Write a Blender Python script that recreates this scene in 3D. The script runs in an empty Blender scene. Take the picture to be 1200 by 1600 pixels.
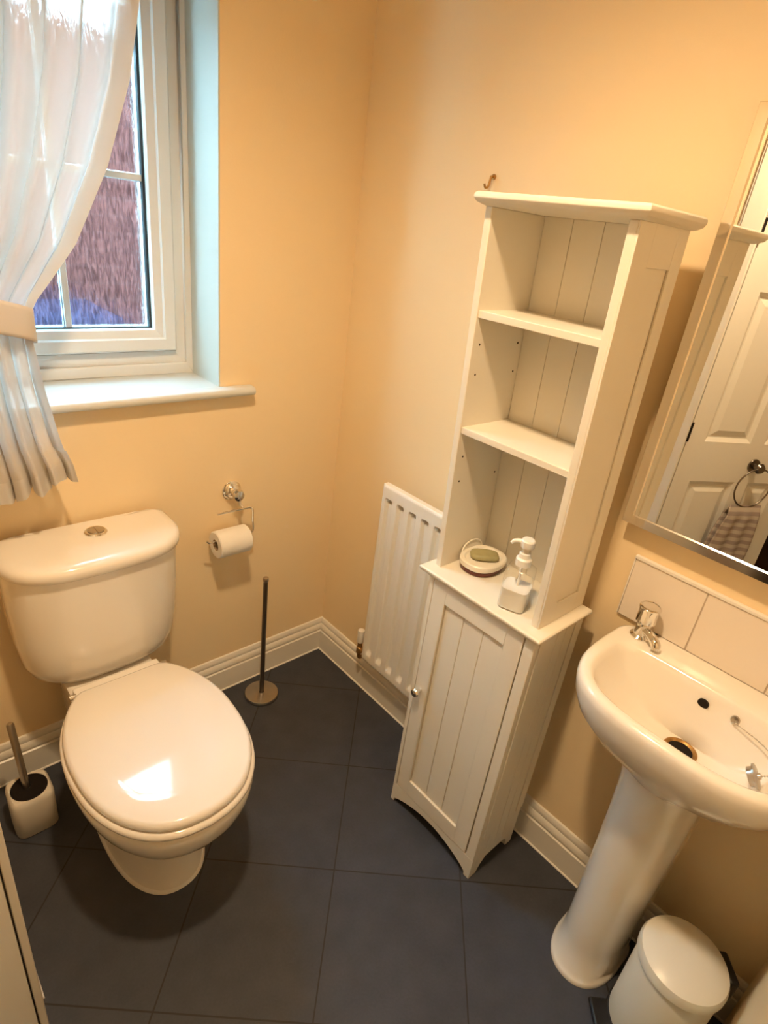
import bpy, bmesh, math, random
from mathutils import Vector, Matrix
from math import sin, cos, pi, sqrt, radians
random.seed(4)
SC = bpy.context.scene
COL = SC.collection

# ------------------------------------------------------------------ camera
cam = bpy.data.objects.new('camera', bpy.data.cameras.new('camera'))
COL.objects.link(cam)
RX = Vector((0.743, -0.658, 0.119)).normalized()
FW = Vector((0.635, 0.638, -0.435)).normalized()
RX = (RX - FW * RX.dot(FW)).normalized()
UP = RX.cross(FW).normalized()
cam.matrix_world = Matrix(((RX.x, UP.x, -FW.x, -1.217), (RX.y, UP.y, -FW.y, -1.488), (RX.z, UP.z, -FW.z, 1.55), (0, 0, 0, 1)))
cam.data.sensor_fit = 'HORIZONTAL'
cam.data.sensor_width = 36.0
cam.data.lens = 927.05 / 1200 * 36.0
cam.data.clip_start = 0.01
SC.camera = cam

# ------------------------------------------------------------------ light
SC.view_settings.view_transform = 'Standard'
SC.view_settings.look = 'None'
SC.view_settings.gamma = 1
SC.view_settings.use_curve_mapping = False
SC.view_settings.exposure = 0.22
SKY = 42.0
LAMP = 77.0
LAMPCOL = (1.0, 0.72, 0.43)
w = bpy.data.worlds.new('sky')
SC.world = w
w.use_nodes = True
nt = w.node_tree
bg = nt.nodes['Background']
tc = nt.nodes.new('ShaderNodeTexCoord')
nz = nt.nodes.new('ShaderNodeTexNoise'); nz.inputs['Scale'].default_value = 3.0
rp = nt.nodes.new('ShaderNodeValToRGB')
rp.color_ramp.elements[0].position = 0.35; rp.color_ramp.elements[0].color = (0.40, 0.78, 1.0, 1)
rp.color_ramp.elements[1].position = 0.7; rp.color_ramp.elements[1].color = (0.52, 0.88, 1.0, 1)
nt.links.new(tc.outputs['Generated'], nz.inputs['Vector'])
nt.links.new(nz.outputs['Fac'], rp.inputs['Fac'])
nt.links.new(rp.outputs['Color'], bg.inputs['Color'])
bg.inputs['Strength'].default_value = SKY

# ------------------------------------------------------------------ materials
def mat(name, col, rough=0.5, metal=0.0, spec=0.5, coat=0.0, noise=None, bump=None, emit=None, trans=0.0, ior=1.45):
    m = bpy.data.materials.new(name); m.use_nodes = True
    n = m.node_tree; b = n.nodes['Principled BSDF']
    b.inputs['Base Color'].default_value = (*col, 1)
    b.inputs['Roughness'].default_value = rough
    b.inputs['Metallic'].default_value = metal
    b.inputs['Specular IOR Level'].default_value = spec
    b.inputs['Coat Weight'].default_value = coat
    b.inputs['Coat Roughness'].default_value = 0.04
    b.inputs['Transmission Weight'].default_value = trans
    b.inputs['IOR'].default_value = ior
    if emit:
        b.inputs['Emission Color'].default_value = (*emit[0], 1)
        b.inputs['Emission Strength'].default_value = emit[1]
    t = n.nodes.new('ShaderNodeTexCoord')
    if noise:
        sc, amt = noise
        x = n.nodes.new('ShaderNodeTexNoise'); x.inputs['Scale'].default_value = sc; x.inputs['Detail'].default_value = 5
        mr = n.nodes.new('ShaderNodeMapRange')
        mr.inputs['From Min'].default_value = 0.3; mr.inputs['From Max'].default_value = 0.7
        mr.inputs['To Min'].default_value = 1 - amt; mr.inputs['To Max'].default_value = 1 + amt
        mx = n.nodes.new('ShaderNodeMix'); mx.data_type = 'RGBA'; mx.blend_type = 'MULTIPLY'; mx.inputs['Factor'].default_value = 1
        mx.inputs['A'].default_value = (*col, 1)
        n.links.new(t.outputs['Object'], x.inputs['Vector'])
        n.links.new(x.outputs['Fac'], mr.inputs['Value'])
        n.links.new(mr.outputs['Result'], mx.inputs['B'])
        n.links.new(mx.outputs['Result'], b.inputs['Base Color'])
    if bump:
        sc, st = bump
        x = n.nodes.new('ShaderNodeTexNoise'); x.inputs['Scale'].default_value = sc; x.inputs['Detail'].default_value = 4
        bp = n.nodes.new('ShaderNodeBump'); bp.inputs['Strength'].default_value = st; bp.inputs['Distance'].default_value = 0.002
        n.links.new(t.outputs['Object'], x.inputs['Vector'])
        n.links.new(x.outputs['Fac'], bp.inputs['Height'])
        n.links.new(bp.outputs['Normal'], b.inputs['Normal'])
    return m

M = {}
M['wall'] = mat('cream_paint', (0.90, 0.715, 0.45), 0.55, spec=0.3, noise=(1.5, 0.02), bump=(160, 0.12))
M['ceil'] = mat('ceiling_paint', (0.90, 0.88, 0.84), 0.8, spec=0.2)
M['gloss'] = mat('white_gloss_paint', (0.82, 0.78, 0.70), 0.28, noise=(6, 0.015))
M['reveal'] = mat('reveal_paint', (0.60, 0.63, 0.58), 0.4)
M['upvc'] = mat('window_plastic', (0.76, 0.77, 0.75), 0.25)
M['sill'] = mat('sill_gloss', (0.66, 0.68, 0.66), 0.25)
M['seal'] = mat('rubber_seal', (0.012, 0.02, 0.022), 0.5)
M['ceramic'] = mat('white_ceramic', (0.86, 0.81, 0.73), 0.12, coat=0.5)
M['plastic'] = mat('white_seat_plastic', (0.86, 0.82, 0.77), 0.10, coat=0.6)
M['cab'] = mat('cabinet_paint', (0.82, 0.77, 0.66), 0.42, noise=(9, 0.015))
M['chrome'] = mat('chrome', (0.80, 0.78, 0.74), 0.09, 1.0)
M['steel'] = mat('brushed_steel', (0.50, 0.46, 0.41), 0.28, 1.0, noise=(40, 0.05))
M['dsteel'] = mat('dark_steel', (0.22, 0.19, 0.16), 0.30, 1.0)
M['brass'] = mat('brass', (0.50, 0.30, 0.10), 0.35, 1.0)
M['rad'] = mat('radiator_enamel', (0.84, 0.80, 0.72), 0.30)
M['paper'] = mat('tissue_paper', (0.86, 0.82, 0.75), 0.95, spec=0.1, bump=(220, 0.3))
M['card'] = mat('cardboard', (0.36, 0.25, 0.15), 0.9, spec=0.1)
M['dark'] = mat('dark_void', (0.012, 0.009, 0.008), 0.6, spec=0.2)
M['hole'] = mat('peg_hole', (0.06, 0.045, 0.03), 0.8, spec=0.1)
M['caulk'] = mat('white_sealant', (0.84, 0.80, 0.74), 0.5)
M['tile'] = mat('splashback_tile', (0.84, 0.75, 0.65), 0.14, coat=0.3)
M['grout'] = mat('tile_grout', (0.55, 0.46, 0.36), 0.8)
M['soap'] = mat('green_soap', (0.36, 0.33, 0.17), 0.45, noise=(30, 0.12))
M['redbase'] = mat('dark_red_base', (0.13, 0.028, 0.018), 0.35)
M['cream'] = mat('cream_dish', (0.84, 0.79, 0.68), 0.3)
M['liquid'] = mat('white_liquid_soap', (0.95, 0.94, 0.90), 0.35)
M['pump'] = mat('white_pump_plastic', (0.87, 0.84, 0.78), 0.3)
M['bin'] = mat('white_bin_enamel', (0.78, 0.75, 0.66), 0.3)
M['black'] = mat('black_plastic', (0.010, 0.010, 0.011), 0.4)
M['mirror'] = mat('mirror_silver', (0.86, 0.87, 0.86), 0.0, 1.0)
M['framechrome'] = mat('mirror_frame_metal', (0.80, 0.76, 0.70), 0.12, 1.0)
M['door'] = mat('door_paint', (0.80, 0.77, 0.70), 0.35, bump=(60, 0.05))
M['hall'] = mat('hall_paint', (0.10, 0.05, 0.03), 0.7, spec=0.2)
M['rust'] = mat('worn_brass_waste', (0.42, 0.24, 0.08), 0.4, 0.8, noise=(60, 0.3))
M['bluebin'] = mat('blue_plastic', (0.021, 0.020, 0.040), 0.6, spec=0.0)
M['lampglow'] = mat('lamp_glass', (0.9, 0.85, 0.75), 0.4, emit=((1.0, 0.62, 0.33), 12.0))
M['pot'] = mat('brush_pot_ceramic', (0.76, 0.70, 0.60), 0.35)

# slate floor tiles laid on the diagonal
def floor_mat():
    m = bpy.data.materials.new('dark_slate_tiles'); m.use_nodes = True
    n = m.node_tree; b = n.nodes['Principled BSDF']; L = n.links.new
    t = n.nodes.new('ShaderNodeTexCoord')
    s = n.nodes.new('ShaderNodeSeparateXYZ'); L(t.outputs['Object'], s.inputs[0])
    def ma(op, a, bb=None):
        k = n.nodes.new('ShaderNodeMath'); k.operation = op
        for i, v in enumerate((a, bb)):
            if v is None: continue
            if isinstance(v, (int, float)): k.inputs[i].default_value = v
            else: L(v, k.inputs[i])
        return k.outputs[0]
    q = sqrt(.5); P = 0.339
    x, y = s.outputs[0], s.outputs[1]
    v = ma('MULTIPLY', ma('SUBTRACT', x, y), q)
    u = ma('SUBTRACT', ma('MULTIPLY', ma('ADD', x, y), q), ma('MULTIPLY', v, 0.05))
    vv = ma('DIVIDE', ma('SUBTRACT', v, 0.184), P)
    uu = ma('DIVIDE', ma('ADD', u, 0.9205), P)
    def line(k):
        f = ma('SUBTRACT', k, ma('FLOOR', ma('ADD', k, 0.5)))
        return ma('LESS_THAN', ma('ABSOLUTE', f), 0.0055)
    ln = ma('MAXIMUM', line(vv), line(uu))
    cb = n.nodes.new('ShaderNodeCombineXYZ'); L(ma('FLOOR', uu), cb.inputs[0]); L(ma('FLOOR', vv), cb.inputs[1])
    wn = n.nodes.new('ShaderNodeTexWhiteNoise'); L(cb.outputs[0], wn.inputs['Vector'])
    nz = n.nodes.new('ShaderNodeTexNoise'); nz.inputs['Scale'].default_value = 14; nz.inputs['Detail'].default_value = 8; L(t.outputs['Object'], nz.inputs['Vector'])
    nf = n.nodes.new('ShaderNodeTexNoise'); nf.inputs['Scale'].default_value = 160; nf.inputs['Detail'].default_value = 4; L(t.outputs['Object'], nf.inputs['Vector'])
    val = ma('ADD', ma('MULTIPLY', wn.outputs['Value'], 0.10), ma('ADD', ma('MULTIPLY', nz.outputs['Fac'], 0.6), ma('MULTIPLY', nf.outputs['Fac'], 0.3)))
    r = n.nodes.new('ShaderNodeValToRGB')
    r.color_ramp.elements[0].position = 0.3; r.color_ramp.elements[0].color = (0.036, 0.040, 0.052, 1)
    r.color_ramp.elements[1].position = 0.75; r.color_ramp.elements[1].color = (0.060, 0.064, 0.079, 1)
    L(val, r.inputs['Fac'])
    mx = n.nodes.new('ShaderNodeMix'); mx.data_type = 'RGBA'
    L(ln, mx.inputs['Factor']); L(r.outputs['Color'], mx.inputs['A']); mx.inputs['B'].default_value = (0.022, 0.020, 0.020, 1)
    L(mx.outputs['Result'], b.inputs['Base Color'])
    b.inputs['Roughness'].default_value = 0.52
    b.inputs['Specular IOR Level'].default_value = 0.4
    bp = n.nodes.new('ShaderNodeBump'); bp.inputs['Strength'].default_value = 0.35; bp.inputs['Distance'].default_value = 0.002
    L(ma('SUBTRACT', ma('MULTIPLY', nf.outputs['Fac'], 0.5), ln), bp.inputs['Height'])
    L(bp.outputs['Normal'], b.inputs['Normal'])
    return m
M['floor'] = floor_mat()

def brick_mat():
    m = bpy.data.materials.new('red_brick'); m.use_nodes = True
    n = m.node_tree; b = n.nodes['Principled BSDF']; L = n.links.new
    t = n.nodes.new('ShaderNodeTexCoord')
    mp = n.nodes.new('ShaderNodeMapping'); mp.inputs['Rotation'].default_value = (pi / 2, 0, 0)
    br = n.nodes.new('ShaderNodeTexBrick')
    br.inputs['Color1'].default_value = (0.035, 0.0118, 0.0112, 1); br.inputs['Color2'].default_value = (0.043, 0.0148, 0.0140, 1)
    br.inputs['Mortar'].default_value = (0.050, 0.022, 0.021, 1)
    br.inputs['Scale'].default_value = 1.0; br.inputs['Brick Width'].default_value = 0.225; br.inputs['Row Height'].default_value = 0.075
    br.inputs['Mortar Size'].default_value = 0.006
    L(t.outputs['Object'], mp.inputs['Vector']); L(mp.outputs['Vector'], br.inputs['Vector'])
    L(br.outputs['Color'], b.inputs['Base Color']); b.inputs['Roughness'].default_value = 0.9; b.inputs['Specular IOR Level'].default_value = 0.0
    return m
M['brick'] = brick_mat()

def glass_mat():
    # obscured glass: rippled bark pattern
    m = bpy.data.materials.new('rippled_obscure_glass'); m.use_nodes = True
    n = m.node_tree; L = n.links.new
    n.nodes.remove(n.nodes['Principled BSDF']); out = n.nodes['Material Output']
    t = n.nodes.new('ShaderNodeTexCoord')
    mp = n.nodes.new('ShaderNodeMapping'); mp.inputs['Scale'].default_value = (170, 170, 30)
    nz = n.nodes.new('ShaderNodeTexNoise'); nz.inputs['Scale'].default_value = 1; nz.inputs['Detail'].default_value = 2.5; nz.inputs['Distortion'].default_value = 1.2
    L(t.outputs['Object'], mp.inputs['Vector']); L(mp.outputs['Vector'], nz.inputs['Vector'])
    bp = n.nodes.new('ShaderNodeBump'); bp.inputs['Strength'].default_value = 1.0; bp.inputs['Distance'].default_value = 0.0022
    L(nz.outputs['Fac'], bp.inputs['Height'])
    rp = n.nodes.new('ShaderNodeValToRGB')  # bright and dark streaks of light through the ripples, put into the tint
    rp.color_ramp.elements[0].position = 0.38; rp.color_ramp.elements[0].color = (0.60, 0.61, 0.64, 1)
    rp.color_ramp.elements[1].position = 0.58; rp.color_ramp.elements[1].color = (0.97, 0.98, 1.0, 1)
    L(nz.outputs['Fac'], rp.inputs['Fac'])
    rf = n.nodes.new('ShaderNodeBsdfRefraction'); rf.inputs['IOR'].default_value = 1.3; rf.inputs['Roughness'].default_value = 0.10
    L(rp.outputs['Color'], rf.inputs['Color']); L(bp.outputs['Normal'], rf.inputs['Normal'])
    tr = n.nodes.new('ShaderNodeBsdfTransparent'); L(rp.outputs['Color'], tr.inputs['Color'])
    gl = n.nodes.new('ShaderNodeBsdfGlossy'); gl.inputs['Roughness'].default_value = 0.08; L(bp.outputs['Normal'], gl.inputs['Normal'])
    m1 = n.nodes.new('ShaderNodeMixShader'); m1.inputs[0].default_value = 0.45
    L(tr.outputs[0], m1.inputs[1]); L(rf.outputs[0], m1.inputs[2])
    m2 = n.nodes.new('ShaderNodeMixShader'); m2.inputs[0].default_value = 0.05
    L(m1.outputs[0], m2.inputs[1]); L(gl.outputs[0], m2.inputs[2])
    L(m2.outputs[0], out.inputs[0])
    return m
M['glass'] = glass_mat()

def sheer_mat(name, op, col=(0.88, 0.86, 0.83)):
    m = bpy.data.materials.new(name); m.use_nodes = True
    n = m.node_tree; L = n.links.new
    n.nodes.remove(n.nodes['Principled BSDF']); out = n.nodes['Material Output']
    df = n.nodes.new('ShaderNodeBsdfDiffuse'); df.inputs['Color'].default_value = (*col, 1)
    tl = n.nodes.new('ShaderNodeBsdfTranslucent'); tl.inputs['Color'].default_value = (*col, 1)
    tr = n.nodes.new('ShaderNodeBsdfTransparent')
    m1 = n.nodes.new('ShaderNodeMixShader'); m1.inputs[0].default_value = 0.36
    L(df.outputs[0], m1.inputs[1]); L(tl.outputs[0], m1.inputs[2])
    lw = n.nodes.new('ShaderNodeLayerWeight'); lw.inputs['Blend'].default_value = 0.5
    mr = n.nodes.new('ShaderNodeMapRange')
    mr.inputs['From Min'].default_value = 0.0; mr.inputs['From Max'].default_value = 0.8
    mr.inputs['To Min'].default_value = op; mr.inputs['To Max'].default_value = min(1, op + 0.4)
    L(lw.outputs['Facing'], mr.inputs['Value'])
    m2 = n.nodes.new('ShaderNodeMixShader')
    L(mr.outputs['Result'], m2.inputs[0]); L(tr.outputs[0], m2.inputs[1]); L(m1.outputs[0], m2.inputs[2])
    L(m2.outputs[0], out.inputs[0])
    return m
M['voile'] = sheer_mat('white_voile', 0.66, (0.79, 0.765, 0.735))
M['voilehem'] = sheer_mat('white_voile_hem', 0.80, (0.79, 0.765, 0.735))
M['tie'] = sheer_mat('white_tieback_cloth', 0.9, (0.80, 0.74, 0.68))

def clear_mat():
    m = bpy.data.materials.new('clear_plastic'); m.use_nodes = True
    n = m.node_tree; L = n.links.new
    n.nodes.remove(n.nodes['Principled BSDF']); out = n.nodes['Material Output']
    tr = n.nodes.new('ShaderNodeBsdfTransparent'); tr.inputs['Color'].default_value = (0.985, 0.985, 0.98, 1)
    gl = n.nodes.new('ShaderNodeBsdfGlossy'); gl.inputs['Roughness'].default_value = 0.06
    lw = n.nodes.new('ShaderNodeLayerWeight'); lw.inputs['Blend'].default_value = 0.5
    pw = n.nodes.new('ShaderNodeMath'); pw.operation = 'POWER'; pw.inputs[1].default_value = 2.2; L(lw.outputs['Facing'], pw.inputs[0])
    ad = n.nodes.new('ShaderNodeMath'); ad.operation = 'MULTIPLY_ADD'; ad.inputs[1].default_value = 0.5; ad.inputs[2].default_value = 0.04; L(pw.outputs[0], ad.inputs[0])
    m2 = n.nodes.new('ShaderNodeMixShader'); L(ad.outputs[0], m2.inputs[0]); L(tr.outputs[0], m2.inputs[1]); L(gl.outputs[0], m2.inputs[2])
    L(m2.outputs[0], out.inputs[0])
    return m
M['clear'] = clear_mat()

def towel_mat():
    m = bpy.data.materials.new('striped_towel'); m.use_nodes = True
    n = m.node_tree; b = n.nodes['Principled BSDF']; L = n.links.new
    t = n.nodes.new('ShaderNodeTexCoord'); s = n.nodes.new('ShaderNodeSeparateXYZ'); L(t.outputs['Object'], s.inputs[0])
    k = n.nodes.new('ShaderNodeMath'); k.operation = 'MULTIPLY'; k.inputs[1].default_value = 190; L(s.outputs[2], k.inputs[0])
    k2 = n.nodes.new('ShaderNodeMath'); k2.operation = 'SINE'; L(k.outputs[0], k2.inputs[0])
    r = n.nodes.new('ShaderNodeValToRGB')
    r.color_ramp.elements[0].position = 0.4; r.color_ramp.elements[0].color = (0.50, 0.43, 0.37, 1)
    r.color_ramp.elements[1].position = 0.6; r.color_ramp.elements[1].color = (0.33, 0.27, 0.25, 1)
    mr = n.nodes.new('ShaderNodeMapRange'); mr.inputs['From Min'].default_value = -1; L(k2.outputs[0], mr.inputs['Value'])
    L(mr.outputs['Result'], r.inputs['Fac']); L(r.outputs['Color'], b.inputs['Base Color'])
    b.inputs['Roughness'].default_value = 0.95
    return m
M['towel'] = towel_mat()

# ------------------------------------------------------------------ mesh helpers
def link(name, bm, m, parent=None, smooth=False, bevel=None, subd=0, mod_angle=35):
    bmesh.ops.remove_doubles(bm, verts=bm.verts, dist=1e-6)
    bmesh.ops.recalc_face_normals(bm, faces=bm.faces)
    me = bpy.data.meshes.new(name); bm.to_mesh(me); bm.free()
    o = bpy.data.objects.new(name, me); COL.objects.link(o)
    for mm in (m if isinstance(m, (list, tuple)) else [m]): me.materials.append(mm)
    if smooth:
        for p in me.polygons: p.use_smooth = True
        me.set_sharp_from_angle(angle=radians(mod_angle))
    if bevel:
        b = o.modifiers.new('bevel', 'BEVEL'); b.width = bevel; b.segments = 3; b.limit_method = 'ANGLE'; b.angle_limit = radians(40)
        b.harden_normals = False
        for p in me.polygons: p.use_smooth = True
        me.set_sharp_from_angle(angle=radians(60))
    if subd:
        s = o.modifiers.new('sub', 'SUBSURF'); s.levels = subd; s.render_levels = subd
    if parent: 
        o.parent = parent
        o.matrix_parent_inverse = Matrix.Translation(parent.location).inverted() if parent.type == 'EMPTY' and parent.parent is None else Matrix.Identity(4)
    return o

def empty(name, loc, label, cat, group=None):
    o = bpy.data.objects.new(name, None); COL.objects.link(o); o.location = loc
    o.empty_display_size = 0.05
    o['label'] = label; o['category'] = cat
    if group: o['group'] = group
    return o
def tag(o, label, cat, group=None):
    o['label'] = label; o['category'] = cat
    if group: o['group'] = group
    return o
def struct(o, label=None, cat=None):
    o['kind'] = 'structure'
    if label: o['label'] = label
    if cat: o['category'] = cat
    return o

def box(bm, x0, x1, y0, y1, z0, z1):
    vs = [bm.verts.new((x, y, z)) for z in (z0, z1) for x, y in ((x0, y0), (x1, y0), (x1, y1), (x0, y1))]
    for f in ((3, 2, 1, 0), (4, 5, 6, 7), (0, 1, 5, 4), (1, 2, 6, 5), (2, 3, 7, 6), (3, 0, 4, 7)):
        bm.faces.new([vs[i] for i in f])
    return bm
def B(*a):
    return box(bmesh.new(), *a)

def loft(rings, cap0=True, cap1=True, bm=None):
    bm = bm or bmesh.new()
    R = [[bm.verts.new(p) for p in r] for r in rings]
    n = len(R[0])
    for a, b in zip(R, R[1:]):
        for i in range(n):
            j = (i + 1) % n
            bm.faces.new((a[i], a[j], b[j], b[i]))
    if cap0: bm.faces.new(R[0][::-1])
    if cap1: bm.faces.new(R[-1])
    return bm

def lathe(prof, c=(0, 0, 0), ax='z', seg=32, bm=None, cap=True):
    """prof: list of (r, h)"""
    rings = []
    for r, h in prof:
        ring = []
        for i in range(seg):
            a = 2 * pi * i / seg
            u, v = max(r, 1e-5) * cos(a), max(r, 1e-5) * sin(a)
            p = {'z': (u, v, h), 'x': (h, u, v), 'y': (v, h, u)}[ax]
            ring.append((c[0] + p[0], c[1] + p[1], c[2] + p[2]))
        rings.append(ring)
    return loft(rings, cap, cap, bm)

def tube(path, r, seg=12, bm=None, closed=False):
    bm = bm or bmesh.new()
    P = [Vector(p) for p in path]; n = len(P); rings = []
    prev = None
    for i, p in enumerate(P):
        if closed: d = (P[(i + 1) % n] - P[i - 1]).normalized()
        else: d = (P[min(i + 1, n - 1)] - P[max(i - 1, 0)]).normalized()
        if prev is None:
            a = Vector((0, 0, 1)) if abs(d.z) < 0.9 else Vector((1, 0, 0))
            u = d.cross(a).normalized()
        else:
            u = (prev - d * prev.dot(d)).normalized()
        prev = u; v = d.cross(u)
        rr = r[i] if isinstance(r, (list, tuple)) else r
        rings.append([tuple(p + (u * cos(2 * pi * k / seg) + v * sin(2 * pi * k / seg)) * rr) for k in range(seg)])
    if closed: rings.append(rings[0])
    return loft(rings, not closed, not closed, bm)

def smooth_path(pts, n=8):
    P = [Vector(p) for p in pts]; out = []
    for i in range(len(P) - 1):
        p0, p1, p2, p3 = P[max(i - 1, 0)], P[i], P[i + 1], P[min(i + 2, len(P) - 1)]
        for k in range(n):
            t = k / n
            out.append(0.5 * ((2 * p1) + (p2 - p0) * t + (2 * p0 - 5 * p1 + 4 * p2 - p3) * t * t + (3 * p1 - p0 - 3 * p2 + p3) * t ** 3))
    out.append(P[-1]); return out

def interp(tab, z):
    tab = sorted(tab)
    if z <= tab[0][0]: return tab[0][1]
    for (a, va), (b, vb) in zip(tab, tab[1:]):
        if z <= b:
            t = (z - a) / (b - a); 
            return va + (vb - va) * t
    return tab[-1][1]
def sstep(a, b, x):
    t = min(1, max(0, (x - a) / (b - a))); return t * t * (3 - 2 * t)

# ------------------------------------------------------------------ the room
XL = -1.190      # left wall face
YN = -1.60       # near wall face
ZC = 2.40
T = 0.12
JY = -0.665      # door opening starts here
WX0, WX1, WZ0, WZ1 = -1.078, -0.436, 1.075, 2.06   # window opening
struct(link('floor', B(-2.6, 0.1, -2.3, 0.1, -0.1, 0), M['floor']), 'dark slate floor tiles laid diagonally', 'floor')
struct(link('ceiling', B(-2.6, 0.1, -2.3, 0.3, ZC, ZC + 0.1), M['ceil']), 'pale ceiling', 'ceiling')
struct(link('wall_right', B(0, T, -2.3, 0.26, 0, ZC), M['wall']), 'cream wall on the right behind cabinet and mirror', 'wall')
bm = bmesh.new()
box(bm, -2.6, WX0, 0, 0.26, 0, ZC); box(bm, WX1, 0.0, 0, 0.26, 0, ZC)
box(bm, WX0, WX1, 0, 0.26, 0, WZ0 - 0.012); box(bm, WX0, WX1, 0, 0.26, WZ1, ZC)
struct(link('wall_back', bm, M['wall']), 'cream wall holding the window', 'wall')
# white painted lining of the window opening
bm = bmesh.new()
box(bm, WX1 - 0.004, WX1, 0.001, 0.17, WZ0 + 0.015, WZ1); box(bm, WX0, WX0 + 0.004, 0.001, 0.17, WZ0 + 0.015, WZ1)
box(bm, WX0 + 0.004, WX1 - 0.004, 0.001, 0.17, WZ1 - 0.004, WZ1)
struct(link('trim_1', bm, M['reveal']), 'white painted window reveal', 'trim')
bm = bmesh.new()
box(bm, XL - 0.1, XL, JY, 0, 0, ZC); box(bm, XL - 0.1, XL, YN, JY, 2.05, ZC)
struct(link('wall_left', bm, M['wall']), 'cream wall beside the toilet', 'wall')
struct(link('wall_near', B(-2.6, 0, YN - 0.1, YN, 0, ZC), M['wall']), 'cream wall behind the viewer', 'wall')
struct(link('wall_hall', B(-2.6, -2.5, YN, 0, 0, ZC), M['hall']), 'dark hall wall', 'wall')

# skirting boards: moulded profile (height z, depth d)
prof = [(0, 0.0165), (0.083, 0.0165), (0.086, 0.0125), (0.090, 0.0125), (0.094, 0.0150), (0.103, 0.0150), (0.112, 0.0115), (0.115, 0.0085), (0.120, 0.0095), (0.129, 0.0085), (0.136, 0.005), (0.138, 0.0)]
def skirt(name, p0, p1, nrm, lab, m0=0, m1=0):
    p0, p1, nrm = Vector(p0), Vector(p1), Vector(nrm); d = (p1 - p0).normalized()
    bm = bmesh.new(); A, C = [], []
    pr = prof + [(0, 0.0)]
    for z, t in pr:
        A.append(bm.verts.new(p0 + nrm * t + d * t * m0 + Vector((0, 0, z)))); C.append(bm.verts.new(p1 + nrm * t - d * t * m1 + Vector((0, 0, z))))
    for i in range(len(pr)):
        j = (i + 1) % len(pr); bm.faces.new((A[i], A[j], C[j], C[i]))
    bm.faces.new(A); bm.faces.new(C[::-1])
    o = struct(link(name, bm, M['gloss'], smooth=True, mod_angle=25), lab, 'skirting board')
    k = tube([p0 + nrm * 0.0175 + d * 0.017 + Vector((0, 0, 0.001)), p1 + nrm * 0.0175 - d * 0.0 + Vector((0, 0, 0.001))], 0.0035, 8)
    link('sealant', k, M['caulk'], o, smooth=True)
    return o
skirt('baseboard_back', (XL + 0.0, 0, 0), (0, 0, 0), (0, -1, 0), 'white moulded skirting under the window wall', 0, 1)
skirt('baseboard_right', (0, 0, 0), (0, YN, 0), (-1, 0, 0), 'white moulded skirting behind cabinet and basin', 1, 0)
skirt('baseboard_left', (XL, 0, 0), (XL, JY + 0.04, 0), (1, 0, 0), 'white moulded skirting beside the toilet brush', 1, 0)

# door lining and architrave
bm = bmesh.new()
box(bm, XL - 0.1, XL, JY - 0.004, JY, 0, 2.05)
box(bm, XL, XL + 0.014, JY - 0.034, JY + 0.032, 0, 2.05)
box(bm, XL + 0.0, XL + 0.009, JY + 0.032, JY + 0.04, 0, 2.05)
struct(link('trim_2', bm, M['gloss'], bevel=0.003), 'white door frame at the left edge', 'door frame')

# panelled door standing ajar, hinged on the frame
HP = Vector((XL - 0.003, -0.7000, 0)); DU = Vector((-0.866, -0.5, 0)); DN = Vector((0.5, -0.866, 0))
DW, DH, DT = 0.570, 1.985, 0.035
def dpt(s, n, z): return HP + DU * s + DN * n + Vector((0, 0, z))
PX0 = [(0.078, 0.290), (0.355, 0.490)]
panels = [(a_, b_, z0, z1) for z0, z1 in ((0.20, 0.785), (0.95, 1.492), (1.60, 1.86)) for a_, b_ in PX0]
def door_front(n0, sgn):
    bm = bmesh.new()
    xs = sorted({0, DW} | {p[0] for p in panels} | {p[1] for p in panels}); zs = sorted({0.006, DH} | {p[2] for p in panels} | {p[3] for p in panels})
    V = {(i, j): bm.verts.new(dpt(s, n0, z)) for i, s in enumerate(xs) for j, z in enumerate(zs)}
    for i in range(len(xs) - 1):
        for j in range(len(zs) - 1):
            pan = any(abs(xs[i] - p[0]) < 1e-6 and abs(xs[i + 1] - p[1]) < 1e-6 and abs(zs[j] - p[2]) < 1e-6 and abs(zs[j + 1] - p[3]) < 1e-6 for p in panels)
            q = [V[i, j], V[i + 1, j], V[i + 1, j + 1], V[i, j + 1]]
            if not pan: bm.faces.new(q)
            else:
                prev = q
                for ins, dep in ((0.006, -0.004), (0.016, -0.010), (0.022, -0.010), (0.045, -0.002)):
                    a0, a1, b0, b1 = xs[i] + ins, xs[i + 1] - ins, zs[j] + ins, zs[j + 1] - ins
                    r = [bm.verts.new(dpt(s, n0 + dep * sgn, z)) for s, z in ((a0, b0), (a1, b0), (a1, b1), (a0, b1))]
                    for k in range(4): bm.faces.new((prev[k], prev[(k + 1) % 4], r[(k + 1) % 4], r[k]))
                    prev = r
                bm.faces.new(prev)
    return bm, V, len(xs), len(zs)
bm, V, nx, nz_ = door_front(0, 1)
bk = [bm.verts.new(dpt(s, -DT, z)) for s, z in ((0, 0.006), (DW, 0.006), (DW, DH), (0, DH))]
fr = [V[0, 0], V[nx - 1, 0], V[nx - 1, nz_ - 1], V[0, nz_ - 1]]
bm.faces.new(bk)
edges = [[V[i, 0] for i in range(nx)], [V[nx - 1, j] for j in range(nz_)], [V[i, nz_ - 1] for i in range(nx - 1, -1, -1)], [V[0, j] for j in range(nz_ - 1, -1, -1)]]
for k in range(4):
    bm.faces.new(edges[k] + [bk[(k + 1) % 4], bk[k]])
door = struct(link('door_1', bm, M['door']), 'white panelled door ajar, seen in the mirror and at lower left', 'door')
for z in (0.985, 1.675):
    h = tube([dpt(-0.002, 0.004, z - 0.037), dpt(-0.002, 0.004, z + 0.037)], 0.0045, 10)
    link('hinge', h, M['dark'], door, smooth=True)
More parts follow.
